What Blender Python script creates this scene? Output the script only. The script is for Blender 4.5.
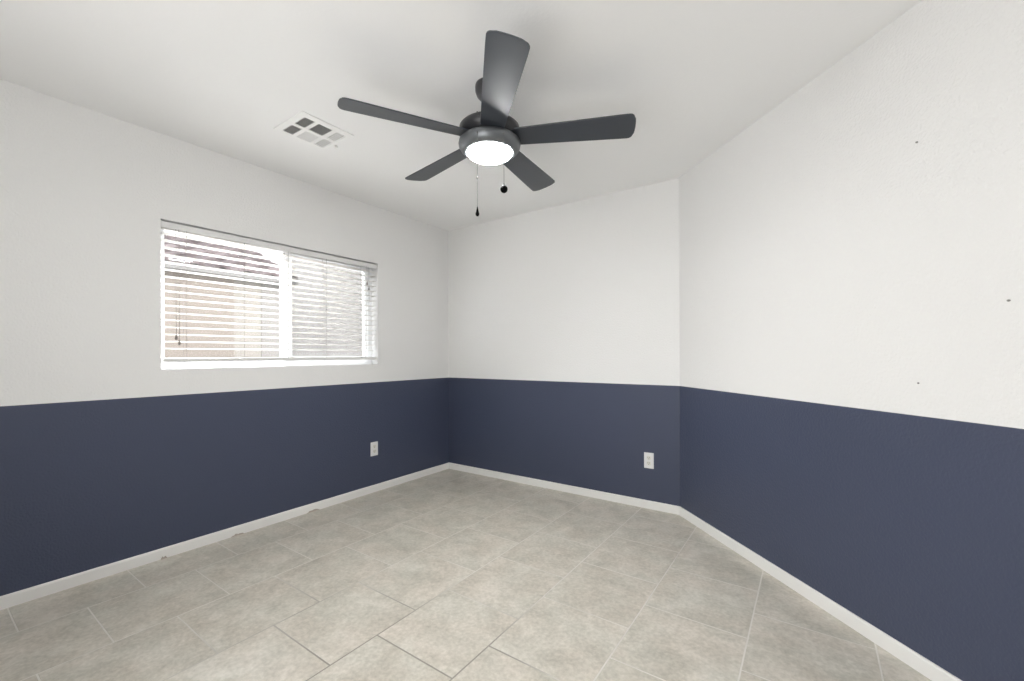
import bpy, bmesh, math, random
from mathutils import Vector, Matrix

random.seed(7)
PI = math.pi
for o in list(bpy.data.objects):
    bpy.data.objects.remove(o)
SC = bpy.context.scene
COL = SC.collection

# ------------------------------------------------------------------ camera
cam_d = bpy.data.cameras.new('camera')
cam = bpy.data.objects.new('camera', cam_d)
COL.objects.link(cam)
cam_d.sensor_width = 36.0
cam_d.lens = 429.51 * 36.0 / 1024.0
cam_d.shift_y = 14.57 / 1024.0
cam_d.clip_start = 0.02
YAW, ROLL = math.radians(34.919), math.radians(0.204)
fwd = Vector((-math.sin(YAW), math.cos(YAW), 0))
r0 = Vector((math.cos(YAW), math.sin(YAW), 0))
u0 = Vector((0, 0, 1))
rt = r0 * math.cos(ROLL) - u0 * math.sin(ROLL)
up = r0 * math.sin(ROLL) + u0 * math.cos(ROLL)
M = Matrix((rt, up, -fwd)).transposed().to_4x4()
M.translation = Vector((3.0608, -3.2447, 1.1599))
cam.matrix_world = M
SC.camera = cam

# ------------------------------------------------------------------ world, sun, large lights, exposure
W = bpy.data.worlds.new('world')
SC.world = W
W.use_nodes = True
bg = W.node_tree.nodes['Background']
bg.inputs['Color'].default_value = (0.90, 0.95, 1.0, 1)
bg.inputs['Strength'].default_value = 8.0

sun_d = bpy.data.lights.new('sun', 'SUN')
sun_d.energy = 5.0
sun_d.angle = math.radians(2)
sun_d.color = (1.0, 0.95, 0.88)
sun = bpy.data.objects.new('sun', sun_d)
COL.objects.link(sun)
sun.rotation_euler = Vector((-0.90, 0.30, -0.43)).to_track_quat('-Z', 'Y').to_euler()
sun.location = (6, -3, 8)


def area(name, loc, direction, sx, sy, power, color):
    d = bpy.data.lights.new(name, 'AREA')
    d.shape = 'RECTANGLE'
    d.size, d.size_y = sx, sy
    d.energy = power
    d.color = color
    o = bpy.data.objects.new(name, d)
    COL.objects.link(o)
    o.location = loc
    o.rotation_euler = Vector(direction).to_track_quat('-Z', 'Z').to_euler()
    return o


# added fill lamp, aimed in through the opening behind the camera
area('fill_light', (2.35, -4.10, 0.95), (0.16, 1, 0.95), 1.5, 1.7, 39, (1.0, 0.992, 0.975))
# lamp added outside the window, boosting the light from the sky
area('daylight_fill', (-1.0, -1.62, 2.75), (1.0, 0, -1.1), 1.8, 0.8, 660, (0.96, 0.98, 1.0))

SC.view_settings.view_transform = 'Standard'
SC.view_settings.look = 'None'
SC.view_settings.gamma = 1.0
SC.view_settings.use_curve_mapping = False
SC.view_settings.exposure = 0.15

H = 2.44           # ceiling height
HP = 0.932         # paint line
LB = 2.2757        # length of the back wall
S2 = math.sqrt(0.5)
X1, Y1 = 3.9, -(3.9 - LB)       # where the diagonal wall ends
YR = -3.95         # rear wall
T = 0.15


# ------------------------------------------------------------------ materials
def mat(name, color, rough=0.5, metal=0.0, spec=0.5, emit=None, estr=0.0):
    m = bpy.data.materials.new(name)
    m.use_nodes = True
    b = m.node_tree.nodes['Principled BSDF']
    b.inputs['Base Color'].default_value = (*color, 1)
    b.inputs['Roughness'].default_value = rough
    b.inputs['Metallic'].default_value = metal
    b.inputs['Specular IOR Level'].default_value = spec
    if emit:
        b.inputs['Emission Color'].default_value = (*emit, 1)
        b.inputs['Emission Strength'].default_value = estr
    return m


def nodes(m):
    return m.node_tree.nodes, m.node_tree.links, m.node_tree.nodes['Principled BSDF']


def bump(m, scale, strength, dist=0.002, detail=3.0):
    N, L, b = nodes(m)
    tc = N.new('ShaderNodeTexCoord')
    nz = N.new('ShaderNodeTexNoise')
    nz.inputs['Scale'].default_value = scale
    nz.inputs['Detail'].default_value = detail
    bp = N.new('ShaderNodeBump')
    bp.inputs['Strength'].default_value = strength
    bp.inputs['Distance'].default_value = dist
    L.new(tc.outputs['Object'], nz.inputs['Vector'])
    L.new(nz.outputs['Fac'], bp.inputs['Height'])
    L.new(bp.outputs['Normal'], b.inputs['Normal'])


def mottle(m, c1, c2, scale, detail=4.0, lo=0.35, hi=0.65):
    N, L, b = nodes(m)
    tc = N.new('ShaderNodeTexCoord')
    nz = N.new('ShaderNodeTexNoise')
    nz.inputs['Scale'].default_value = scale
    nz.inputs['Detail'].default_value = detail
    rp = N.new('ShaderNodeValToRGB')
    rp.color_ramp.elements[0].position = lo
    rp.color_ramp.elements[1].position = hi
    rp.color_ramp.elements[0].color = (*c1, 1)
    rp.color_ramp.elements[1].color = (*c2, 1)
    L.new(tc.outputs['Object'], nz.inputs['Vector'])
    L.new(nz.outputs['Fac'], rp.inputs['Fac'])
    L.new(rp.outputs['Color'], b.inputs['Base Color'])


M_white = mat('wall_white_paint', (0.845, 0.842, 0.833), 0.55, spec=0.3)
bump(M_white, 100, 0.7, 0.004)
M_navy = mat('wall_navy_paint', (0.062, 0.074, 0.120), 0.40, spec=0.4)
bump(M_navy, 100, 0.7, 0.004)
M_ceil = mat('ceiling_paint', (0.93, 0.93, 0.925), 0.7, spec=0.2)
bump(M_ceil, 80, 0.2, 0.003)
M_trim = mat('trim_white', (0.88, 0.87, 0.845), 0.35)
M_frame = mat('white_vinyl', (0.86, 0.87, 0.88), 0.35)
M_slat = mat('blind_slat_white', (0.86, 0.84, 0.81), 0.4)
M_rail = mat('blind_rail_white', (0.78, 0.78, 0.77), 0.4)
M_cord = mat('blind_cord', (0.11, 0.10, 0.095), 0.8)
M_tassel = mat('blind_tassel', (0.14, 0.12, 0.11), 0.6)
M_plate = mat('outlet_plate', (0.85, 0.85, 0.84), 0.3)
M_recept = mat('outlet_receptacle', (0.80, 0.785, 0.73), 0.35)
M_slot = mat('slot_dark', (0.03, 0.03, 0.03), 0.7)
M_vent = mat('vent_white_enamel', (0.93, 0.93, 0.92), 0.4)
M_duct = mat('duct_dark', (0.05, 0.05, 0.048), 0.8)
M_black = mat('fan_black_metal', (0.030, 0.030, 0.034), 0.32, spec=0.5)
M_blade = mat('fan_blade_charcoal', (0.035, 0.041, 0.051), 0.42, spec=0.8)
M_ring = mat('fan_ring_grey_metal', (0.16, 0.17, 0.18), 0.38, metal=0.6)
M_lens = mat('fan_lens_lit', (1, 1, 1), 0.4, emit=(0.99, 0.99, 0.985), estr=155.0)
M_chain = mat('chain_metal', (0.16, 0.158, 0.155), 0.5, spec=0.3)
M_bob = mat('chain_knob_dark', (0.004, 0.004, 0.004), 0.7, spec=0.05)
M_mark = mat('nail_dark', (0.26, 0.25, 0.24), 0.6)
M_chip = mat('chipped_caulk', (0.48, 0.43, 0.37), 0.9)
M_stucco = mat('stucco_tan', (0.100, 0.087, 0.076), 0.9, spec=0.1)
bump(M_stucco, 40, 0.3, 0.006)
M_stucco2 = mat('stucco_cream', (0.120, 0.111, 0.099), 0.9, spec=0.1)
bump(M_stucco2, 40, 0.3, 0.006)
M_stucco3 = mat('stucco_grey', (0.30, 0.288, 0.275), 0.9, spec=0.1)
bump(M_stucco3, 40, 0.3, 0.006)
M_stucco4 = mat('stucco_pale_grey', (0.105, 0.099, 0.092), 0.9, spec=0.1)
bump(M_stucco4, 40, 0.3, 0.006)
M_rooft = mat('roof_tile_clay', (0.40, 0.27, 0.25), 0.85, spec=0.2)
mottle(M_rooft, (0.030, 0.0235, 0.0235), (0.068, 0.055, 0.054), 3.2)
M_fascia = mat('fascia_grey', (0.06, 0.056, 0.052), 0.7)
M_gravel = mat('gravel', (0.42, 0.36, 0.30), 0.95)
mottle(M_gravel, (0.10, 0.085, 0.07), (0.18, 0.16, 0.135), 40)

# glass: mostly clear, a little reflection
M_glass = bpy.data.materials.new('window_glass')
M_glass.use_nodes = True
N, L = M_glass.node_tree.nodes, M_glass.node_tree.links
N.clear()
o_ = N.new('ShaderNodeOutputMaterial')
mx = N.new('ShaderNodeMixShader')
tr = N.new('ShaderNodeBsdfTransparent')
gl = N.new('ShaderNodeBsdfGlossy')
gl.inputs['Roughness'].default_value = 0.03
mx.inputs['Fac'].default_value = 0.006
L.new(tr.outputs[0], mx.inputs[1])
L.new(gl.outputs[0], mx.inputs[2])
L.new(mx.outputs[0], o_.inputs['Surface'])

# insect screen: fine grey mesh, seen as an even partly clear sheet
M_screen = bpy.data.materials.new('insect_screen')
M_screen.use_nodes = True
N, L = M_screen.node_tree.nodes, M_screen.node_tree.links
N.clear()
o_ = N.new('ShaderNodeOutputMaterial')
mx = N.new('ShaderNodeMixShader')
tr = N.new('ShaderNodeBsdfTransparent')
df = N.new('ShaderNodeBsdfDiffuse')
df.inputs['Color'].default_value = (0.10, 0.098, 0.095, 1)
mx.inputs['Fac'].default_value = 0.45
L.new(tr.outputs[0], mx.inputs[1])
L.new(df.outputs[0], mx.inputs[2])
L.new(mx.outputs[0], o_.inputs['Surface'])

# floor: square tiles in running bond, rows parallel to the window wall
M_floor = mat('floor_tile', (0.5, 0.47, 0.41), 0.34, spec=0.45)
N, L, b = nodes(M_floor)
tc = N.new('ShaderNodeTexCoord')
sp = N.new('ShaderNodeSeparateXYZ')
L.new(tc.outputs['Object'], sp.inputs[0])
ax = N.new('ShaderNodeMath'); ax.operation = 'ADD'; ax.inputs[1].default_value = 1.048 + 0.4235 * 40
ay = N.new('ShaderNodeMath'); ay.operation = 'ADD'; ay.inputs[1].default_value = 0.1087 + 0.4217 * 20
L.new(sp.outputs['Y'], ax.inputs[0])
L.new(sp.outputs['X'], ay.inputs[0])
cb = N.new('ShaderNodeCombineXYZ')
L.new(ax.outputs[0], cb.inputs['X'])
L.new(ay.outputs[0], cb.inputs['Y'])
bk = N.new('ShaderNodeTexBrick')
bk.offset = 0.5
bk.offset_frequency = 2
bk.squash = 1.0
bk.inputs['Scale'].default_value = 1.0
bk.inputs['Brick Width'].default_value = 0.4235
bk.inputs['Row Height'].default_value = 0.4217
bk.inputs['Mortar Size'].default_value = 0.0033
bk.inputs['Mortar Smooth'].default_value = 0.15
bk.inputs['Bias'].default_value = 0.0
bk.inputs['Color1'].default_value = (0.0, 0.0, 0.0, 1)
bk.inputs['Color2'].default_value = (1.0, 1.0, 1.0, 1)
L.new(cb.outputs[0], bk.inputs['Vector'])
# per-tile shift so the mottling breaks at every joint
vm = N.new('ShaderNodeVectorMath'); vm.operation = 'MULTIPLY_ADD'
vm.inputs[1].default_value = (7.0, 5.0, 9.0)
L.new(bk.outputs['Color'], vm.inputs[0])
L.new(tc.outputs['Object'], vm.inputs[2])
n1 = N.new('ShaderNodeTexNoise')
n1.inputs['Scale'].default_value = 6.5; n1.inputs['Detail'].default_value = 8; n1.inputs['Roughness'].default_value = 0.62
n1.inputs['Distortion'].default_value = 0.5
L.new(vm.outputs[0], n1.inputs['Vector'])
n2 = N.new('ShaderNodeTexNoise')
n2.inputs['Scale'].default_value = 60; n2.inputs['Detail'].default_value = 5; n2.inputs['Roughness'].default_value = 0.6
L.new(vm.outputs[0], n2.inputs['Vector'])
mA = N.new('ShaderNodeMath'); mA.operation = 'MULTIPLY_ADD'
mA.inputs[1].default_value = 0.45
L.new(n2.outputs['Fac'], mA.inputs[0])
mB = N.new('ShaderNodeMath'); mB.operation = 'MULTIPLY'; mB.inputs[1].default_value = 0.55
L.new(n1.outputs['Fac'], mB.inputs[0])
L.new(mB.outputs[0], mA.inputs[2])
rp = N.new('ShaderNodeValToRGB')
e = rp.color_ramp.elements
e[0].position, e[0].color = 0.34, (0.43, 0.407, 0.35, 1)
e[1].position, e[1].color = 0.64, (0.70, 0.665, 0.60, 1)
em = e.new(0.5); em.color = (0.575, 0.545, 0.478, 1)
L.new(mA.outputs[0], rp.inputs['Fac'])
mxc = N.new('ShaderNodeMixRGB')
# grout: pale, but darker towards the middle of the room
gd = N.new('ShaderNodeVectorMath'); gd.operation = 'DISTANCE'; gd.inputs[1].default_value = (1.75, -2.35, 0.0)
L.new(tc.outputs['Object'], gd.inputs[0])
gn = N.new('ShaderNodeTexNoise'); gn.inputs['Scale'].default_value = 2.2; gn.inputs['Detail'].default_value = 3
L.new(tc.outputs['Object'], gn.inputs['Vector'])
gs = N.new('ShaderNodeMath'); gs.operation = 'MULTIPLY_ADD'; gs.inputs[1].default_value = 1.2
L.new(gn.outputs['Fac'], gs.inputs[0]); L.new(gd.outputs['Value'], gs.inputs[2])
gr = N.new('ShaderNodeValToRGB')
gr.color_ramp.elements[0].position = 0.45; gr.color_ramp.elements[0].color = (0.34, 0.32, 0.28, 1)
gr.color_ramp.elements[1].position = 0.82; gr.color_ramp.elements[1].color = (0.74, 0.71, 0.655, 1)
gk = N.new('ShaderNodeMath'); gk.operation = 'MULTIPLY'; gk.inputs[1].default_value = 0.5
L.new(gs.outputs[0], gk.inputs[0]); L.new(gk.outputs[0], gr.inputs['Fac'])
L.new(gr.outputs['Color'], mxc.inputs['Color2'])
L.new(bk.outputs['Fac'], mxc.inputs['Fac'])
n3 = N.new('ShaderNodeTexNoise')      # warm and cool clouds in the glaze
n3.inputs['Scale'].default_value = 5.0; n3.inputs['Detail'].default_value = 4
L.new(vm.outputs[0], n3.inputs['Vector'])
r3 = N.new('ShaderNodeValToRGB')
r3.color_ramp.elements[0].position = 0.36; r3.color_ramp.elements[0].color = (0.985, 0.995, 0.985, 1)
r3.color_ramp.elements[1].position = 0.62; r3.color_ramp.elements[1].color = (1.015, 0.99, 0.972, 1)
L.new(n3.outputs['Fac'], r3.inputs['Fac'])
mt3 = N.new('ShaderNodeMixRGB'); mt3.blend_type = 'MULTIPLY'; mt3.inputs['Fac'].default_value = 1.0
L.new(rp.outputs['Color'], mt3.inputs['Color1'])
L.new(r3.outputs['Color'], mt3.inputs['Color2'])
L.new(mt3.outputs['Color'], mxc.inputs['Color1'])
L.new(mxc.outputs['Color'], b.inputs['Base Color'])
iv = N.new('ShaderNodeMath'); iv.operation = 'SUBTRACT'; iv.inputs[0].default_value = 1.0
L.new(bk.outputs['Fac'], iv.inputs[1])
h2 = N.new('ShaderNodeMath'); h2.operation = 'MULTIPLY_ADD'; h2.inputs[1].default_value = 0.12
L.new(n1.outputs['Fac'], h2.inputs[0])
L.new(iv.outputs[0], h2.inputs[2])
bp = N.new('ShaderNodeBump')
bp.inputs['Strength'].default_value = 1.0
bp.inputs['Distance'].default_value = 0.005
L.new(h2.outputs[0], bp.inputs['Height'])
L.new(bp.outputs['Normal'], b.inputs['Normal'])
rr = N.new('ShaderNodeMath'); rr.operation = 'MULTIPLY_ADD'
rr.inputs[1].default_value = 0.4; rr.inputs[2].default_value = 0.36
L.new(bk.outputs['Fac'], rr.inputs[0])
L.new(rr.outputs[0], b.inputs['Roughness'])


# ------------------------------------------------------------------ mesh helpers
def box(bm, p0, p1, mi=0, mtx=None, bevel=0.0):
    (x0, y0, z0), (x1, y1, z1) = p0, p1
    vs = [bm.verts.new((x, y, z)) for z in (z0, z1) for y in (y0, y1) for x in (x0, x1)]
    fs = []
    for q in ((0, 2, 3, 1), (4, 5, 7, 6), (0, 1, 5, 4), (2, 6, 7, 3), (0, 4, 6, 2), (1, 3, 7, 5)):
        f = bm.faces.new([vs[i] for i in q])
        f.material_index = mi
        fs.append(f)
    if mtx is not None:
        for v in vs:
            v.co = mtx @ v.co
    if bevel > 0:
        es = list({e for f in fs for e in f.edges})
        bmesh.ops.bevel(bm, geom=es, offset=bevel, segments=2, affect='EDGES', profile=0.6)


def lathe(bm, prof, seg=48, center=(0, 0, 0), smooth=True):
    """prof: list of (radius, z) from top to bottom"""
    cx, cy, cz = center
    rings = []
    for r, z in prof:
        if r < 1e-6:
            rings.append([bm.verts.new((cx, cy, cz + z))])
        else:
            rings.append([bm.verts.new((cx + r * math.cos(2 * PI * k / seg), cy + r * math.sin(2 * PI * k / seg), cz + z)) for k in range(seg)])
    for a, c in zip(rings, rings[1:]):
        for k in range(seg):
            k2 = (k + 1) % seg
            if len(a) == 1 and len(c) == 1:
                continue
            if len(a) == 1:
                f = bm.faces.new((a[0], c[k], c[k2]))
            elif len(c) == 1:
                f = bm.faces.new((a[k], c[0], a[k2]))
            else:
                f = bm.faces.new((a[k], c[k], c[k2], a[k2]))
            f.smooth = smooth


def tube(bm, pts, r, seg=8):
    pts = [Vector(p) for p in pts]
    rings = []
    for i, p in enumerate(pts):
        d = (pts[min(i + 1, len(pts) - 1)] - pts[max(i - 1, 0)]).normalized()
        a = d.orthogonal().normalized()
        if abs(d.z) > 0.99:
            a = Vector((1, 0, 0))
        c = d.cross(a)
        rings.append([bm.verts.new(p + (a * math.cos(2 * PI * k / seg) + c * math.sin(2 * PI * k / seg)) * r) for k in range(seg)])
    for A, B in zip(rings, rings[1:]):
        for k in range(seg):
            f = bm.faces.new((A[k], A[(k + 1) % seg], B[(k + 1) % seg], B[k]))
            f.smooth = True
    bm.faces.new(list(reversed(rings[0])))
    bm.faces.new(rings[-1])


def prism(bm, poly, d0, d1, axis, mi=0):
    """extrude a 2D polygon: axis 'z' -> poly in xy, 'y' -> poly in xz"""
    def P(p, d):
        return (p[0], p[1], d) if axis == 'z' else ((p[0], d, p[1]) if axis == 'y' else (d, p[0], p[1]))
    a = [bm.verts.new(P(p, d0)) for p in poly]
    c = [bm.verts.new(P(p, d1)) for p in poly]
    n = len(poly)
    fs = [bm.faces.new(a), bm.faces.new(list(reversed(c)))]
    for k in range(n):
        fs.append(bm.faces.new((a[k], c[k], c[(k + 1) % n], a[(k + 1) % n])))
    for f in fs:
        f.material_index = mi


def obj(name, bm, m, parent=None, smooth_angle=None):
    bmesh.ops.recalc_face_normals(bm, faces=bm.faces[:])
    me = bpy.data.meshes.new(name)
    bm.to_mesh(me)
    bm.free()
    for x in (m if isinstance(m, (list, tuple)) else [m]):
        me.materials.append(x)
    o = bpy.data.objects.new(name, me)
    COL.objects.link(o)
    if parent:
        o.parent = parent
    return o


def struct(name, bm, m):
    o = obj(name, bm, m)
    o['kind'] = 'structure'
    return o


def tag(o, label, cat, group=None):
    o['label'] = label
    o['category'] = cat
    if group:
        o['group'] = group
    return o


def thing(name, label, cat, loc, rotz=0.0, group=None):
    o = bpy.data.objects.new(name, None)
    o.empty_display_size = 0.1
    COL.objects.link(o)
    o.location = loc
    o.rotation_euler = (0, 0, rotz)
    return tag(o, label, cat, group)


def BM():
    return bmesh.new()


# ------------------------------------------------------------------ room shell
bm = BM()
room = [(-T, T), (LB + 0.062, T), (LB + 0.062, 0), (X1 + T, Y1 - 0.062), (X1 + T, YR - T), (-T, YR - T)]
prism(bm, [(-T, T), (LB + 0.0621, T), (X1 + T, Y1 + 0.062), (X1 + T, -5.4), (-T, -5.4)], -0.1, 0.0, 'z')
struct('floor', bm, M_floor)
bm = BM()
prism(bm, [(-T, T), (LB + 0.0621, T), (X1 + T, Y1 + 0.062), (X1 + T, -5.4), (-T, -5.4)], H, H + 0.12, 'z')
struct('ceiling', bm, M_ceil)

WY0, WY1, WZ0, WZ1 = -2.376, -0.872, 1.087, 1.951
bm = BM()
box(bm, (-T, YR - T, 0), (0, T, HP), 1)
box(bm, (-T, YR - T, HP), (0, T, WZ0), 0)
box(bm, (-T, YR - T, WZ0), (0, WY0, WZ1), 0)
box(bm, (-T, WY1, WZ0), (0, T, WZ1), 0)
box(bm, (-T, YR - T, WZ1), (0, T, H), 0)
struct('wall_left', bm, [M_white, M_navy])
bm = BM()
box(bm, (0, 0, 0), (LB + 0.062, T, HP), 1)
box(bm, (0, 0, HP), (LB + 0.062, T, H), 0)
struct('wall_back', bm, [M_white, M_navy])
bm = BM()
poly = [(LB, 0), (X1, Y1), (X1 + T, Y1 + 0.062), (LB + 0.062, T)]
prism(bm, poly, 0, HP, 'z', 1)
prism(bm, poly, HP, H, 'z', 0)
struct('wall_right', bm, [M_white, M_navy])
bm = BM()
box(bm, (X1, YR - T, 0), (X1 + T, Y1, HP), 1)
box(bm, (X1, YR - T, HP), (X1 + T, Y1, H), 0)
struct('wall_side', bm, [M_white, M_navy])
DX0, DX1, DZ = 1.55, 3.15, 2.06  # rear opening, made to let the added fill lamp shine in
bm = BM()
box(bm, (0, YR - T, 0), (DX0, YR, HP), 1)
box(bm, (DX1, YR - T, 0), (X1, YR, HP), 1)
box(bm, (0, YR - T, HP), (DX0, YR, DZ), 0)
box(bm, (DX1, YR - T, HP), (X1, YR, DZ), 0)
box(bm, (0, YR - T, DZ), (X1, YR, H), 0)
struct('wall_rear', bm, [M_white, M_navy])
bm = BM()      # unseen walls added behind the rear opening to keep the sky out
box(bm, (-T, -5.4, 0), (X1 + T, -5.3, H), 0)
box(bm, (-T, -5.3, 0), (0, YR - T, H), 0)
box(bm, (X1, -5.3, 0), (X1 + T, YR - T, H), 0)
struct('wall_sky_block', bm, [M_white])

# baseboards: eased top edge
HB, TB = 0.060, 0.011


def base_profile():
    return [(0, 0), (TB, 0), (TB, HB - 0.008), (TB - 0.002, HB - 0.003), (TB - 0.005, HB), (0, HB)]


def baseboard(name, a, c, cut_a=0.0, cut_c=0.0):
    """a -> c along the wall foot, room to the right of the direction; cut_* mitre the ends"""
    a, c = Vector((*a, 0)), Vector((*c, 0))
    d = (c - a).normalized()
    n = Vector((d.y, -d.x, 0))
    bm = BM()
    ra = [bm.verts.new(a + n * p + d * (p * cut_a) + Vector((0, 0, z))) for p, z in base_profile()]
    rc = [bm.verts.new(c + n * p - d * (p * cut_c) + Vector((0, 0, z))) for p, z in base_profile()]
    k = len(ra)
    for i in range(k):
        bm.faces.new((ra[i], rc[i], rc[(i + 1) % k], ra[(i + 1) % k]))
    bm.faces.new(ra)
    bm.faces.new(list(reversed(rc)))
    return struct(name, bm, M_trim)


t22 = math.tan(math.radians(22.5))
baseboard('baseboard_left', (0, YR), (0, 0), 0, 1)
baseboard('baseboard_back', (0, 0), (LB, 0), 1, t22)
baseboard('baseboard_right', (LB, 0), (X1, Y1), t22, t22)
baseboard('baseboard_side', (X1, Y1), (X1, YR), t22, 0)

# spots where the caulk under the left baseboard has chipped away
for yc, ln in ((-1.985, 0.075), (-1.47, 0.10), (-2.37, 0.03)):
    bm = BM()
    rnd = random.Random(int(-yc * 100))
    n_ = 9
    pts = [(yc - ln / 2 + ln * k / n_, rnd.uniform(0.007, 0.019) * math.sin(PI * (k + 0.3) / (n_ + 0.6))) for k in range(n_ + 1)]
    prism(bm, [(yc - ln / 2, 0.0005)] + pts + [(yc + ln / 2, 0.0005)], TB, TB + 0.0035, 'x')
    o = obj('chipped_caulk', bm, M_chip)
    o.parent = bpy.data.objects['baseboard_left']

# ------------------------------------------------------------------ window (structure)
win = bpy.data.objects.new('window_1', None)
COL.objects.link(win)
win.location = (-0.1, (WY0 + WY1) / 2, WZ0)
win['kind'] = 'structure'


def wobj(name, bm, m):
    o = obj(name, bm, m)
    o.parent = win
    o.matrix_parent_inverse = Matrix.Translation(win.location).inverted()
    return o


FX0, FX1 = -0.145, -0.085
fw = 0.04
bm = BM()
box(bm, (FX0, WY0, WZ0), (FX1, WY0 + fw, WZ1))
box(bm, (FX0, WY1 - fw, WZ0), (FX1, WY1, WZ1))
box(bm, (FX0, WY0 + fw, WZ0), (FX1, WY1 - fw, WZ0 + fw))
box(bm, (FX0, WY0 + fw, WZ1 - fw), (FX1, WY1 - fw, WZ1))
wobj('window_frame', bm, M_frame)
YM0, YM1 = -1.642, -1.572
bm = BM()
box(bm, (-0.13, YM0, WZ0 + fw), (-0.086, YM1, WZ1 - fw), bevel=0.003)
wobj('meeting_rail', bm, M_frame)
bm = BM()      # sash round the sliding half
sy0, sy1, sz0, sz1 = YM1, WY1 - fw, WZ0 + fw, WZ1 - fw
sw = 0.028
box(bm, (-0.125, sy1 - sw, sz0), (-0.095, sy1, sz1))
box(bm, (-0.125, sy0, sz0), (-0.095, sy1 - sw, sz0 + sw))
box(bm, (-0.125, sy0, sz1 - sw), (-0.095, sy1 - sw, sz1))
wobj('sliding_sash', bm, M_frame)
bm = BM()
box(bm, (-0.118, WY0 + fw, WZ0 + fw), (-0.114, YM0, WZ1 - fw))
wobj('fixed_pane', bm, M_glass)
bm = BM()
box(bm, (-0.110, sy0, sz0 + sw), (-0.106, sy1 - sw, sz1 - sw))
wobj('sliding_pane', bm, M_glass)
bm = BM()
box(bm, (-0.1355, sy0, sz0 + 0.004), (-0.1345, sy1, sz1 - 0.004))
wobj('insect_screen', bm, M_screen)

# ------------------------------------------------------------------ blind
BY0, BY1 = WY0 + 0.006, WY1 - 0.006
bl = thing('window_blind', 'white horizontal slat blind hung open inside the window opening on the left wall', 'blind', (-0.035, (WY0 + WY1) / 2, WZ0))


def bobj(name, bm, m, parent=None):
    o = obj(name, bm, m)
    p = parent or bl
    o.parent = p
    o.matrix_parent_inverse = Matrix.Translation(bl.location).inverted() if p is bl else Matrix.Identity(4)
    return o


bm = BM()
box(bm, (-0.062, BY0, 1.905), (-0.008, BY1, 1.941), bevel=0.002)
bobj('headrail', bm, M_rail)
# end caps of the headrail
for y in (BY0 - 0.0035, BY1 - 0.0005):
    bm = BM()
    box(bm, (-0.064, y, 1.903), (-0.006, y + 0.004, 1.943))
    bobj('headrail_end_cap', bm, M_rail)
TILT = 0.06
SZ = [1.163 + 0.0421 * k for k in range(1, 18)]
bm = BM()
for z in SZ:
    top, bot = [], []
    for k in range(7):
        s = -0.025 + 0.05 * k / 6
        x = -0.035 + s
        crown = 0.0022 * (1 - (s / 0.025) ** 2)
        zz = z + s * TILT + crown
        for lst, dz in ((top, 0.0013), (bot, -0.0013)):
            lst.append([bm.verts.new((x, y, zz + dz)) for y in (BY0 + 0.004, BY1 - 0.004)])
    for lst in (top, bot):
        for a, c in zip(lst, lst[1:]):
            f = bm.faces.new((a[0], a[1], c[1], c[0])); f.smooth = True
    for a, c in ((top[0], bot[0]), (top[-1], bot[-1])):
        bm.faces.new((a[0], a[1], c[1], c[0]))
    for i in (0, 1):
        bm.faces.new([t[i] for t in top] + [t[i] for t in reversed(bot)])
bobj('slats', bm, M_slat)
bm = BM()
box(bm, (-0.061, BY0 + 0.004, 1.124), (-0.009, BY1 - 0.004, 1.150), bevel=0.004)
brail = bobj('bottom_rail', bm, M_rail)
LY = [-2.25, -1.93, -1.64, -1.345, -1.036]
for y in LY:
    bm = BM()
    for x in (-0.0085, -0.0615):
        tube(bm, [(x, y, 1.145), (x, y, 1.906)], 0.0011, 6)
    for z in SZ:
        tube(bm, [(-0.0615, y, z - 0.003 - 0.0265 * TILT), (-0.0085, y, z - 0.003 + 0.0265 * TILT)], 0.0008, 5)
    bobj('ladder_cord', bm, M_cord)
for y in LY:
    bm = BM()
    lathe(bm, [(0, 0.0), (0.006, 0.0), (0.007, -0.003), (0.004, -0.006), (0, -0.006)], 16, (-0.035, y, 1.1245))
    b_ = obj('cord_button', bm, M_rail)
    b_.parent = brail

def cord(y, z_end, x=0.002):
    bm = BM()
    tube(bm, [(-0.01, y, 1.91), (x, y, 1.895), (x, y, 1.6), (x, y, z_end + 0.02)], 0.0013, 6)
    c = bobj('pull_cord', bm, M_cord)
    bm = BM()
    lathe(bm, [(0, 0.024), (0.003, 0.024), (0.0045, 0.016), (0.0075, 0.002), (0.0065, -0.004), (0, -0.005)], 16, (x, y, z_end))
    t_ = obj('tassel', bm, M_tassel)
    t_.parent = c


cord(-2.305, 1.262)
cord(-2.290, 1.230)
cord(-0.984, 1.758)
cord(-0.966, 1.716)

# ------------------------------------------------------------------ ceiling fan
FC = Vector((1.8095, -1.6315, 0))
FZ = 2.187
FA = math.radians(25.3)
fan = thing('ceiling_fan', 'black five-blade ceiling fan with a lit round light hanging from the ceiling', 'ceiling fan', (FC.x, FC.y, H))


def zf(z):
    return z - H       # heights in the fan's own frame


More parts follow.
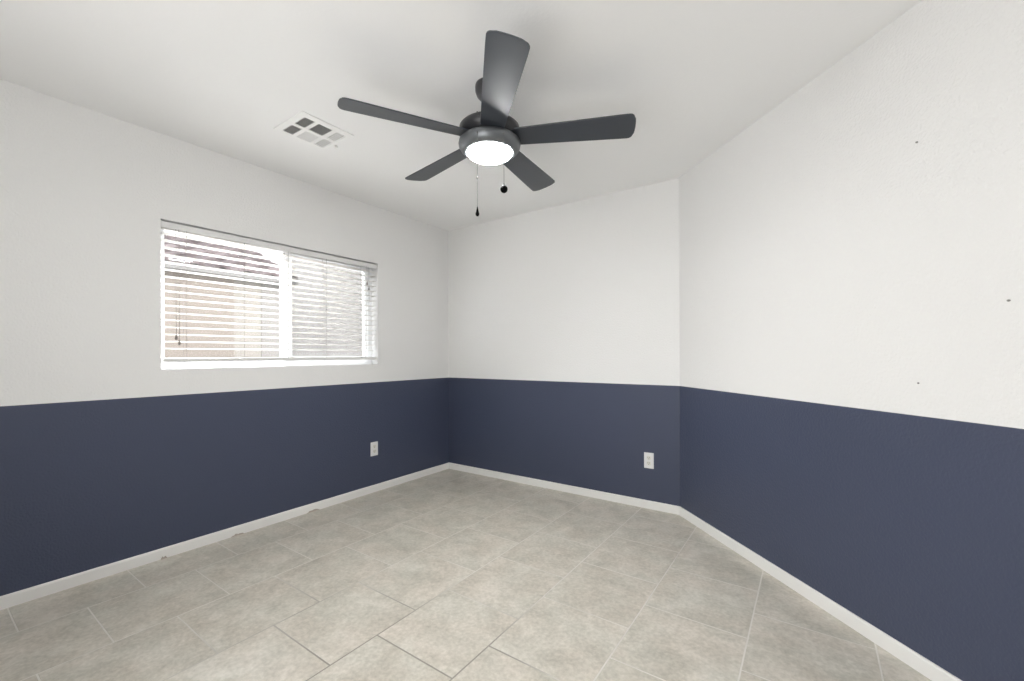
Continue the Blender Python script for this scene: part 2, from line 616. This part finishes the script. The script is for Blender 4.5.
bm = BM()
lathe(bm, [(0, 0), (0.066, 0), (0.068, -0.008), (0.067, -0.03), (0.060, -0.05), (0.045, -0.066), (0.028, -0.074), (0.016, -0.077), (0, -0.077)], 48)
obj('canopy', bm, M_black, fan)
bm = BM()
lathe(bm, [(0, -0.07), (0.0125, -0.07), (0.0125, zf(2.25)), (0, zf(2.25))], 24)
obj('downrod', bm, M_black, fan)
bm = BM()
lathe(bm, [(0, zf(2.268)), (0.026, zf(2.268)), (0.030, zf(2.262)), (0.034, zf(2.25)), (0.110, zf(2.249)), (0.132, zf(2.245)), (0.142, zf(2.236)),
           (0.144, zf(2.222)), (0.144, zf(2.206)), (0.138, zf(2.203)), (0.138, zf(2.196)), (0.118, zf(2.194)), (0.118, zf(2.172)), (0, zf(2.172))], 64)
mh = obj('motor_housing', bm, M_black, fan)
for k in range(3):
    bm = BM()
    a = math.radians(160 + 120 * k)
    lathe(bm, [(0, 0.006), (0.004, 0.005), (0.005, 0.0), (0.005, -0.002)], 12, (0.118 * math.cos(a), 0.118 * math.sin(a), zf(2.250)))
    obj('housing_screw', bm, M_black, mh)
# light kit: grey ring that carries the lens
bm = BM()
lathe(bm, [(0, zf(2.178)), (0.118, zf(2.178)), (0.136, zf(2.176)), (0.145, zf(2.168)), (0.147, zf(2.158)), (0.145, zf(2.146)), (0.136, zf(2.131)), (0.122, zf(2.119)),
           (0.109, zf(2.116)), (0.105, zf(2.122)), (0, zf(2.122))], 64)
lk = obj('light_ring', bm, M_ring, fan)
bm = BM()
lathe(bm, [(0.1045, zf(2.126)), (0.1045, zf(2.117)), (0.099, zf(2.108)), (0.084, zf(2.100)), (0.060, zf(2.095)), (0.031, zf(2.0925)), (0, zf(2.092))], 64)
obj('light_lens', bm, M_lens, lk)


def blade_mesh(bm):
    """blade along +x, pitch applied, ccw (+y) edge lower"""
    r0_, r1_ = 0.10, 0.670
    w0, w1 = 0.054, 0.0745
    out = []
    n = 14
    for k in range(n + 1):                       # lower side out
        t = k / n
        r = r0_ + (r1_ - 0.030 - r0_) * t
        out.append((r, -(w0 + (w1 - w0) * min(1, t * 1.05))))
    # rounded corner, gently bowed end, rounded corner
    cr = 0.022
    for k in range(1, 7):
        a = -PI / 2 + (PI / 2 - 0.18) * k / 6
        out.append((r1_ - 0.030 + cr * math.cos(a), -w1 + cr + cr * math.sin(a)))
    for k in range(1, 8):
        y = (-w1 + cr * 0.8) + (2 * w1 - cr * 1.6) * k / 8
        out.append((r1_ - 0.008 + 0.008 * (1 - (y / w1) ** 2), y))
    for k in range(6, 0, -1):
        a = PI / 2 - (PI / 2 - 0.18) * k / 6
        out.append((r1_ - 0.030 + cr * math.cos(a), w1 - cr + cr * math.sin(a)))
    for k in range(n, -1, -1):
        t = k / n
        r = r0_ + (r1_ - 0.030 - r0_) * t
        out.append((r, (w0 + (w1 - w0) * min(1, t * 1.05))))
    th = 0.003
    p = math.radians(12)
    rows = []
    for s in (1, -1):
        rows.append([bm.verts.new((x, y * math.cos(p), -y * math.sin(p) + s * th)) for x, y in out])
    bm.faces.new(rows[0])
    bm.faces.new(list(reversed(rows[1])))
    m_ = len(out)
    for k in range(m_):
        bm.faces.new((rows[0][k], rows[1][k], rows[1][(k + 1) % m_], rows[0][(k + 1) % m_]))


bm = BM()
blade_mesh(bm)
blade0 = obj('blade', bm, M_blade, fan)
bv = blade0.modifiers.new('bevel', 'BEVEL')
bv.width = 0.0015
bv.segments = 2
bv.limit_method = 'ANGLE'
bm = BM()      # blade bracket: a plate on the upper side with three screws
pm = Matrix.Rotation(-math.radians(12), 4, 'X')
box(bm, (0.085, -0.03, 0.0045), (0.20, 0.03, 0.0075), mtx=pm, bevel=0.001)
br0 = obj('blade_bracket', bm, M_black, blade0)
for k in range(5):
    if k == 0:
        b_, c_ = blade0, br0
    else:
        b_, c_ = blade0.copy(), br0.copy()
        COL.objects.link(b_); COL.objects.link(c_)
        b_.parent = fan
        c_.parent = b_
    b_.location = (0, 0, zf(FZ))
    b_.rotation_euler = (0, 0, FA + k * 2 * PI / 5)


def chain(dx, dy, z0, z1, kind):
    bm = BM()
    z = z0
    tube(bm, [(dx, dy, zf(z0)), (dx, dy, zf(z1))], 0.0007, 6)
    while z > z1 + 0.002:                      # ball chain
        bmesh.ops.create_icosphere(bm, subdivisions=1, radius=0.0015, matrix=Matrix.Translation((dx, dy, zf(z))))
        z -= 0.0055
    c = obj('pull_chain', bm, M_chain, fan)
    bm = BM()
    lathe(bm, [(0, 0.004), (0.003, 0.003), (0.0042, 0), (0.003, -0.003), (0, -0.004)], 16, (dx, dy, zf(z0)))
    obj('chain_port', bm, M_chain, c)
    bm = BM()
    if kind == 'ball':
        pr = [(0, 0.026), (0.0022, 0.026), (0.003, 0.020)] + [(0.0165 * math.sin(a), 0.0165 * math.cos(a)) for a in [0.35 + (PI - 0.35) * k / 12 for k in range(13)]]
    else:
        pr = [(0, 0.020), (0.002, 0.020), (0.003, 0.012), (0.0065, -0.004), (0.0085, -0.012), (0.0075, -0.018), (0.004, -0.022), (0, -0.0225)]
    lathe(bm, pr, 24, (dx, dy, zf(z1)))
    obj('chain_knob', bm, M_bob, c)
    if kind != 'ball':
        bm = BM()
        lathe(bm, [(0, 0.006), (0.003, 0.005), (0.003, -0.005), (0, -0.006)], 12, (dx, dy, zf(1.945)))
        obj('chain_connector', bm, M_chain, c)


# camera-side unit vector and sideways vector at the fan
to_cam = (Vector((3.0608, -3.2447, 0)) - FC).normalized()
side = Vector((-to_cam.y, to_cam.x, 0))
a_ = to_cam * 0.136 - side * 0.055
chain(a_.x, a_.y, 2.146, 1.797, 'drop')
a_ = to_cam * 0.134 + side * 0.063
chain(a_.x, a_.y, 2.146, 1.897, 'ball')

# ------------------------------------------------------------------ ceiling vent
VX0, VX1, VY0, VY1 = 0.583, 0.885, -2.031, -1.725
vent = thing('ceiling_vent', 'white square metal air register with six louvred openings set in the ceiling', 'vent', ((VX0 + VX1) / 2, (VY0 + VY1) / 2, H))


def vobj(name, bm, m):
    o = obj(name, bm, m, vent)
    o.matrix_parent_inverse = Matrix.Translation(vent.location).inverted()
    return o


xs = [(0.607, 0.711), (0.735, 0.842)]
ys = [(-1.994, -1.934), (-1.914, -1.829), (-1.809, -1.745)]
zb0, zb1 = H - 0.0055, H - 0.0005
bm = BM()
xcuts = [VX0, xs[0][0], xs[0][1], xs[1][0], xs[1][1], VX1]
ycuts = [VY0, ys[0][0], ys[0][1], ys[1][0], ys[1][1], ys[2][0], ys[2][1], VY1]
for i in range(5):
    for j in range(7):
        if i % 2 == 1 and j % 2 == 1:
            continue
        edge = (i in (0, 4)) or (j in (0, 6))
        box(bm, (xcuts[i], ycuts[j], zb0 if not edge else zb0), (xcuts[i + 1], ycuts[j + 1], zb1))
bmesh.ops.remove_doubles(bm, verts=bm.verts[:], dist=1e-5)
vobj('face_plate', bm, M_vent)
bm = BM()
box(bm, (VX0 + 0.012, VY0 + 0.012, H - 0.0016), (VX1 - 0.012, VY1 - 0.012, H - 0.0006))
vobj('duct_opening', bm, M_duct)
nl = 6
for i in range(2):
    for j in range(3):
        x0, x1 = xs[i]
        y0, y1 = ys[j]
        bm = BM()
        if j == 1:
            sx = -1 if i == 0 else 1
            n = 9
            for k in range(n):
                xc = x0 + (x1 - x0) * (k + 0.5) / n
                mt = Matrix.Translation((xc, 0, H - 0.0038)) @ Matrix.Rotation(sx * math.radians(40), 4, 'Y')
                box(bm, (-0.0027, y0, -0.0005), (0.0027, y1, 0.0005), mtx=mt)
        else:
            sy = -1 if j == 0 else 1
            n = 5
            for k in range(n):
                yc = y0 + (y1 - y0) * (k + 0.5) / n
                mt = Matrix.Translation((0, yc, H - 0.0038)) @ Matrix.Rotation(-sy * math.radians(40), 4, 'X')
                box(bm, (x0, -0.0027, -0.0006), (x1, 0.0027, 0.0006), mtx=mt)
        vobj('louvre', bm, M_vent)
bm = BM()
box(bm, (0.700, -1.727, H - 0.020), (0.704, -1.712, H - 0.003))
box(bm, (0.692, -1.716, H - 0.022), (0.712, -1.711, H - 0.015), bevel=0.001)
vobj('damper_lever', bm, M_vent)
for p in ((0.595, -1.878), (0.873, -1.878)):
    bm = BM()
    lathe(bm, [(0, -0.0022), (0.003, -0.0018), (0.0042, 0), (0, 0)], 14, (p[0], p[1], zb0))
    vobj('screw', bm, M_vent)


# ------------------------------------------------------------------ wall outlets
def outlet(label, loc, rotz):
    t = thing('wall_outlet', label, 'electrical outlet', loc, rotz, 'white outlet plates on the navy walls')
    # plate in xz, facing -y
    bm = BM()
    box(bm, (-0.0365, -0.006, -0.059), (0.0365, -0.0002, 0.059), bevel=0.003)
    p = obj('cover_plate', bm, M_plate, t)
    bm = BM()
    pm_ = Matrix.Rotation(PI / 2, 4, 'X')
    lathe(bm, [(0, 0.0015), (0.002, 0.0012), (0.003, 0), (0, 0)], 14)
    for v in bm.verts:
        v.co = pm_ @ v.co + Vector((0, -0.006, 0))
    obj('screw', bm, M_recept, p)
    for zc in (0.0205, -0.0205):
        bm = BM()
        pts = []
        R, fl = 0.0172, 0.0142
        for k in range(32):
            a = 2 * PI * k / 32
            pts.append((R * math.cos(a), max(-fl, min(fl, R * math.sin(a))) + zc))
        prism(bm, pts, -0.0075, -0.0055, 'y')
        r_ = obj('receptacle', bm, M_recept, t)
        bm = BM()
        box(bm, (-0.0075, -0.0079, zc - 0.001), (-0.0052, -0.0073, zc + 0.0075))
        box(bm, (0.0052, -0.0079, zc - 0.0002), (0.0075, -0.0073, zc + 0.0070))
        prism(bm, [(0.0026 * math.cos(2 * PI * k / 12), zc - 0.0075 + 0.0026 * math.sin(2 * PI * k / 12)) for k in range(12)], -0.0079, -0.0073, 'y')
        obj('socket_slot', bm, M_slot, r_)
    return t


outlet('white electrical outlet low on the navy window wall, below the right end of the blind', (0, -0.919, 0.366), PI / 2)
outlet('white electrical outlet low on the navy back wall, near the angled corner', (2.052, 0, 0.362), 0)

# ------------------------------------------------------------------ nail marks on the right wall
ROT_R = -PI / 4


def nail(label, loc, ang, length):
    bm = BM()
    pr = [(0, 0.0035), (0.0025, 0.0032), (0.0034, 0.002), (0.0034, 0.0), (0, 0.0)]
    lathe(bm, pr, 14)
    mt = Matrix.Rotation(ang, 4, 'Y') @ Matrix.Diagonal((length, 1, 1, 1)) @ Matrix.Rotation(PI / 2, 4, 'X')
    for v in bm.verts:
        v.co = mt @ v.co
    o = obj('nail_head', bm, M_mark)
    o.location = loc
    o.rotation_euler = (0, 0, ROT_R)
    return tag(o, label, 'nail', 'nails left in the right wall')


nail('small dark nail left high in the white right wall, topmost of three', (3.3790, -1.1033, 1.934), 0.5, 1.3)
nail('small grey nail left in the white right wall at mid height, nearest the photo edge', (3.5590, -1.2833, 1.3225), 0.0, 1.35)
nail('small grey nail left low in the white right wall, just above the navy paint', (3.3805, -1.1048, 1.052), 0.0, 1.0)

# ------------------------------------------------------------------ outside: neighbour's house, second house, gravel yard
bm = BM()
prism(bm, [(-14, -12), (-T - 0.02, -12), (-T - 0.02, 14), (-14, 14)], -0.35, -0.25, 'z')
struct('ground', bm, M_gravel)

nh = thing('neighbour_house', 'tan stucco house with a clay tile roof seen through the left half of the window', 'house', (-4.5, -3.0, -0.25))


def nobj(name, bm, m, parent=None):
    o = obj(name, bm, m)
    o.parent = parent or nh
    o.matrix_parent_inverse = Matrix.Translation(nh.location).inverted()
    return o


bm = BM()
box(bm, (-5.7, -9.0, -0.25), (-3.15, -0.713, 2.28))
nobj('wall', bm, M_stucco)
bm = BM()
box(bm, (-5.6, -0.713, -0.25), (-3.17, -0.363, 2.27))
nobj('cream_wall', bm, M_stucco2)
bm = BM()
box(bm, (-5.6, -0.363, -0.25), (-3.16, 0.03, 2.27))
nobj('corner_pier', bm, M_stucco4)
# roof: gable, ridge parallel to the window wall, S-shaped tiles in courses
EX, EZ, RX, RZ = -3.0, 2.235, -4.55, 2.94
ry0, ry1 = -9.0, 0.06
bm = BM()
slope = math.hypot(EX - RX, RZ - EZ)
ncourse = 6
pitch_w = 0.30
step = pitch_w / 10
ny = int((ry1 - ry0) / step)
for side_ in (1, -1):
    for c in range(ncourse):
        s0, s1 = c / ncourse, (c + 1.12) / ncourse
        s1 = min(s1, 1.0)
        ra, rb = [], []
        for k in range(ny + 1):
            y = ry0 + k * step
            ph = (y / pitch_w) * 2 * PI + (PI if c % 2 else 0) * 0
            wv = 0.028 * math.cos(ph)
            for lst, s, dz in ((ra, s0, 0.045), (rb, s1, 0.008)):
                x = EX + (RX - EX) * s
                z = EZ + (RZ - EZ) * s
                if side_ < 0:
                    x = 2 * RX - x
                lst.append(bm.verts.new((x, y, z + dz + wv)))
        rc = [bm.verts.new((v.co.x, v.co.y, v.co.z - 0.035)) for v in ra]
        for k in range(ny):
            f = bm.faces.new((ra[k], ra[k + 1], rb[k + 1], rb[k])); f.smooth = True
            bm.faces.new((rc[k], rc[k + 1], ra[k + 1], ra[k]))
nobj('tiled_roof', bm, M_rooft)
bm = BM()
for s in range(int((ry1 - ry0) / 0.33)):
    y1_ = ry1 - s * 0.33
    a = [(RX + 0.09 * math.cos(t), RZ + 0.06 + 0.075 * math.sin(t)) for t in [PI * k / 8 for k in range(9)]]
    prism(bm, a, y1_ - 0.35, y1_, 'y')
nobj('ridge_tiles', bm, M_rooft)
bm = BM()
prism(bm, [(EX, EZ - 0.02), (RX, RZ - 0.02), (2 * RX - EX, EZ - 0.02), (2 * RX - EX, EZ - 0.07), (RX, RZ - 0.12), (EX, EZ - 0.07)], ry0, ry1 - 0.02, 'y')
box(bm, (EX - 0.02, ry0, EZ - 0.055), (EX + 0.012, ry1, EZ + 0.02))
nobj('fascia', bm, M_fascia)
bm = BM()
prism(bm, [(-3.17, 2.10), (-3.17, 2.27), (RX, RZ - 0.13), (-5.7, 2.26), (-5.7, 2.10)], -0.10, 0.03, 'y')
nobj('gable_wall', bm, M_stucco)

fh = thing('far_house', 'pale grey stucco house seen through the right half of the window', 'house', (-6.5, 5.0, -0.25))
bm = BM()
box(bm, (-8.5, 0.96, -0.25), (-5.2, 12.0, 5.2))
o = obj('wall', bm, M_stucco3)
o.parent = fh
o.matrix_parent_inverse = Matrix.Translation(fh.location).inverted()
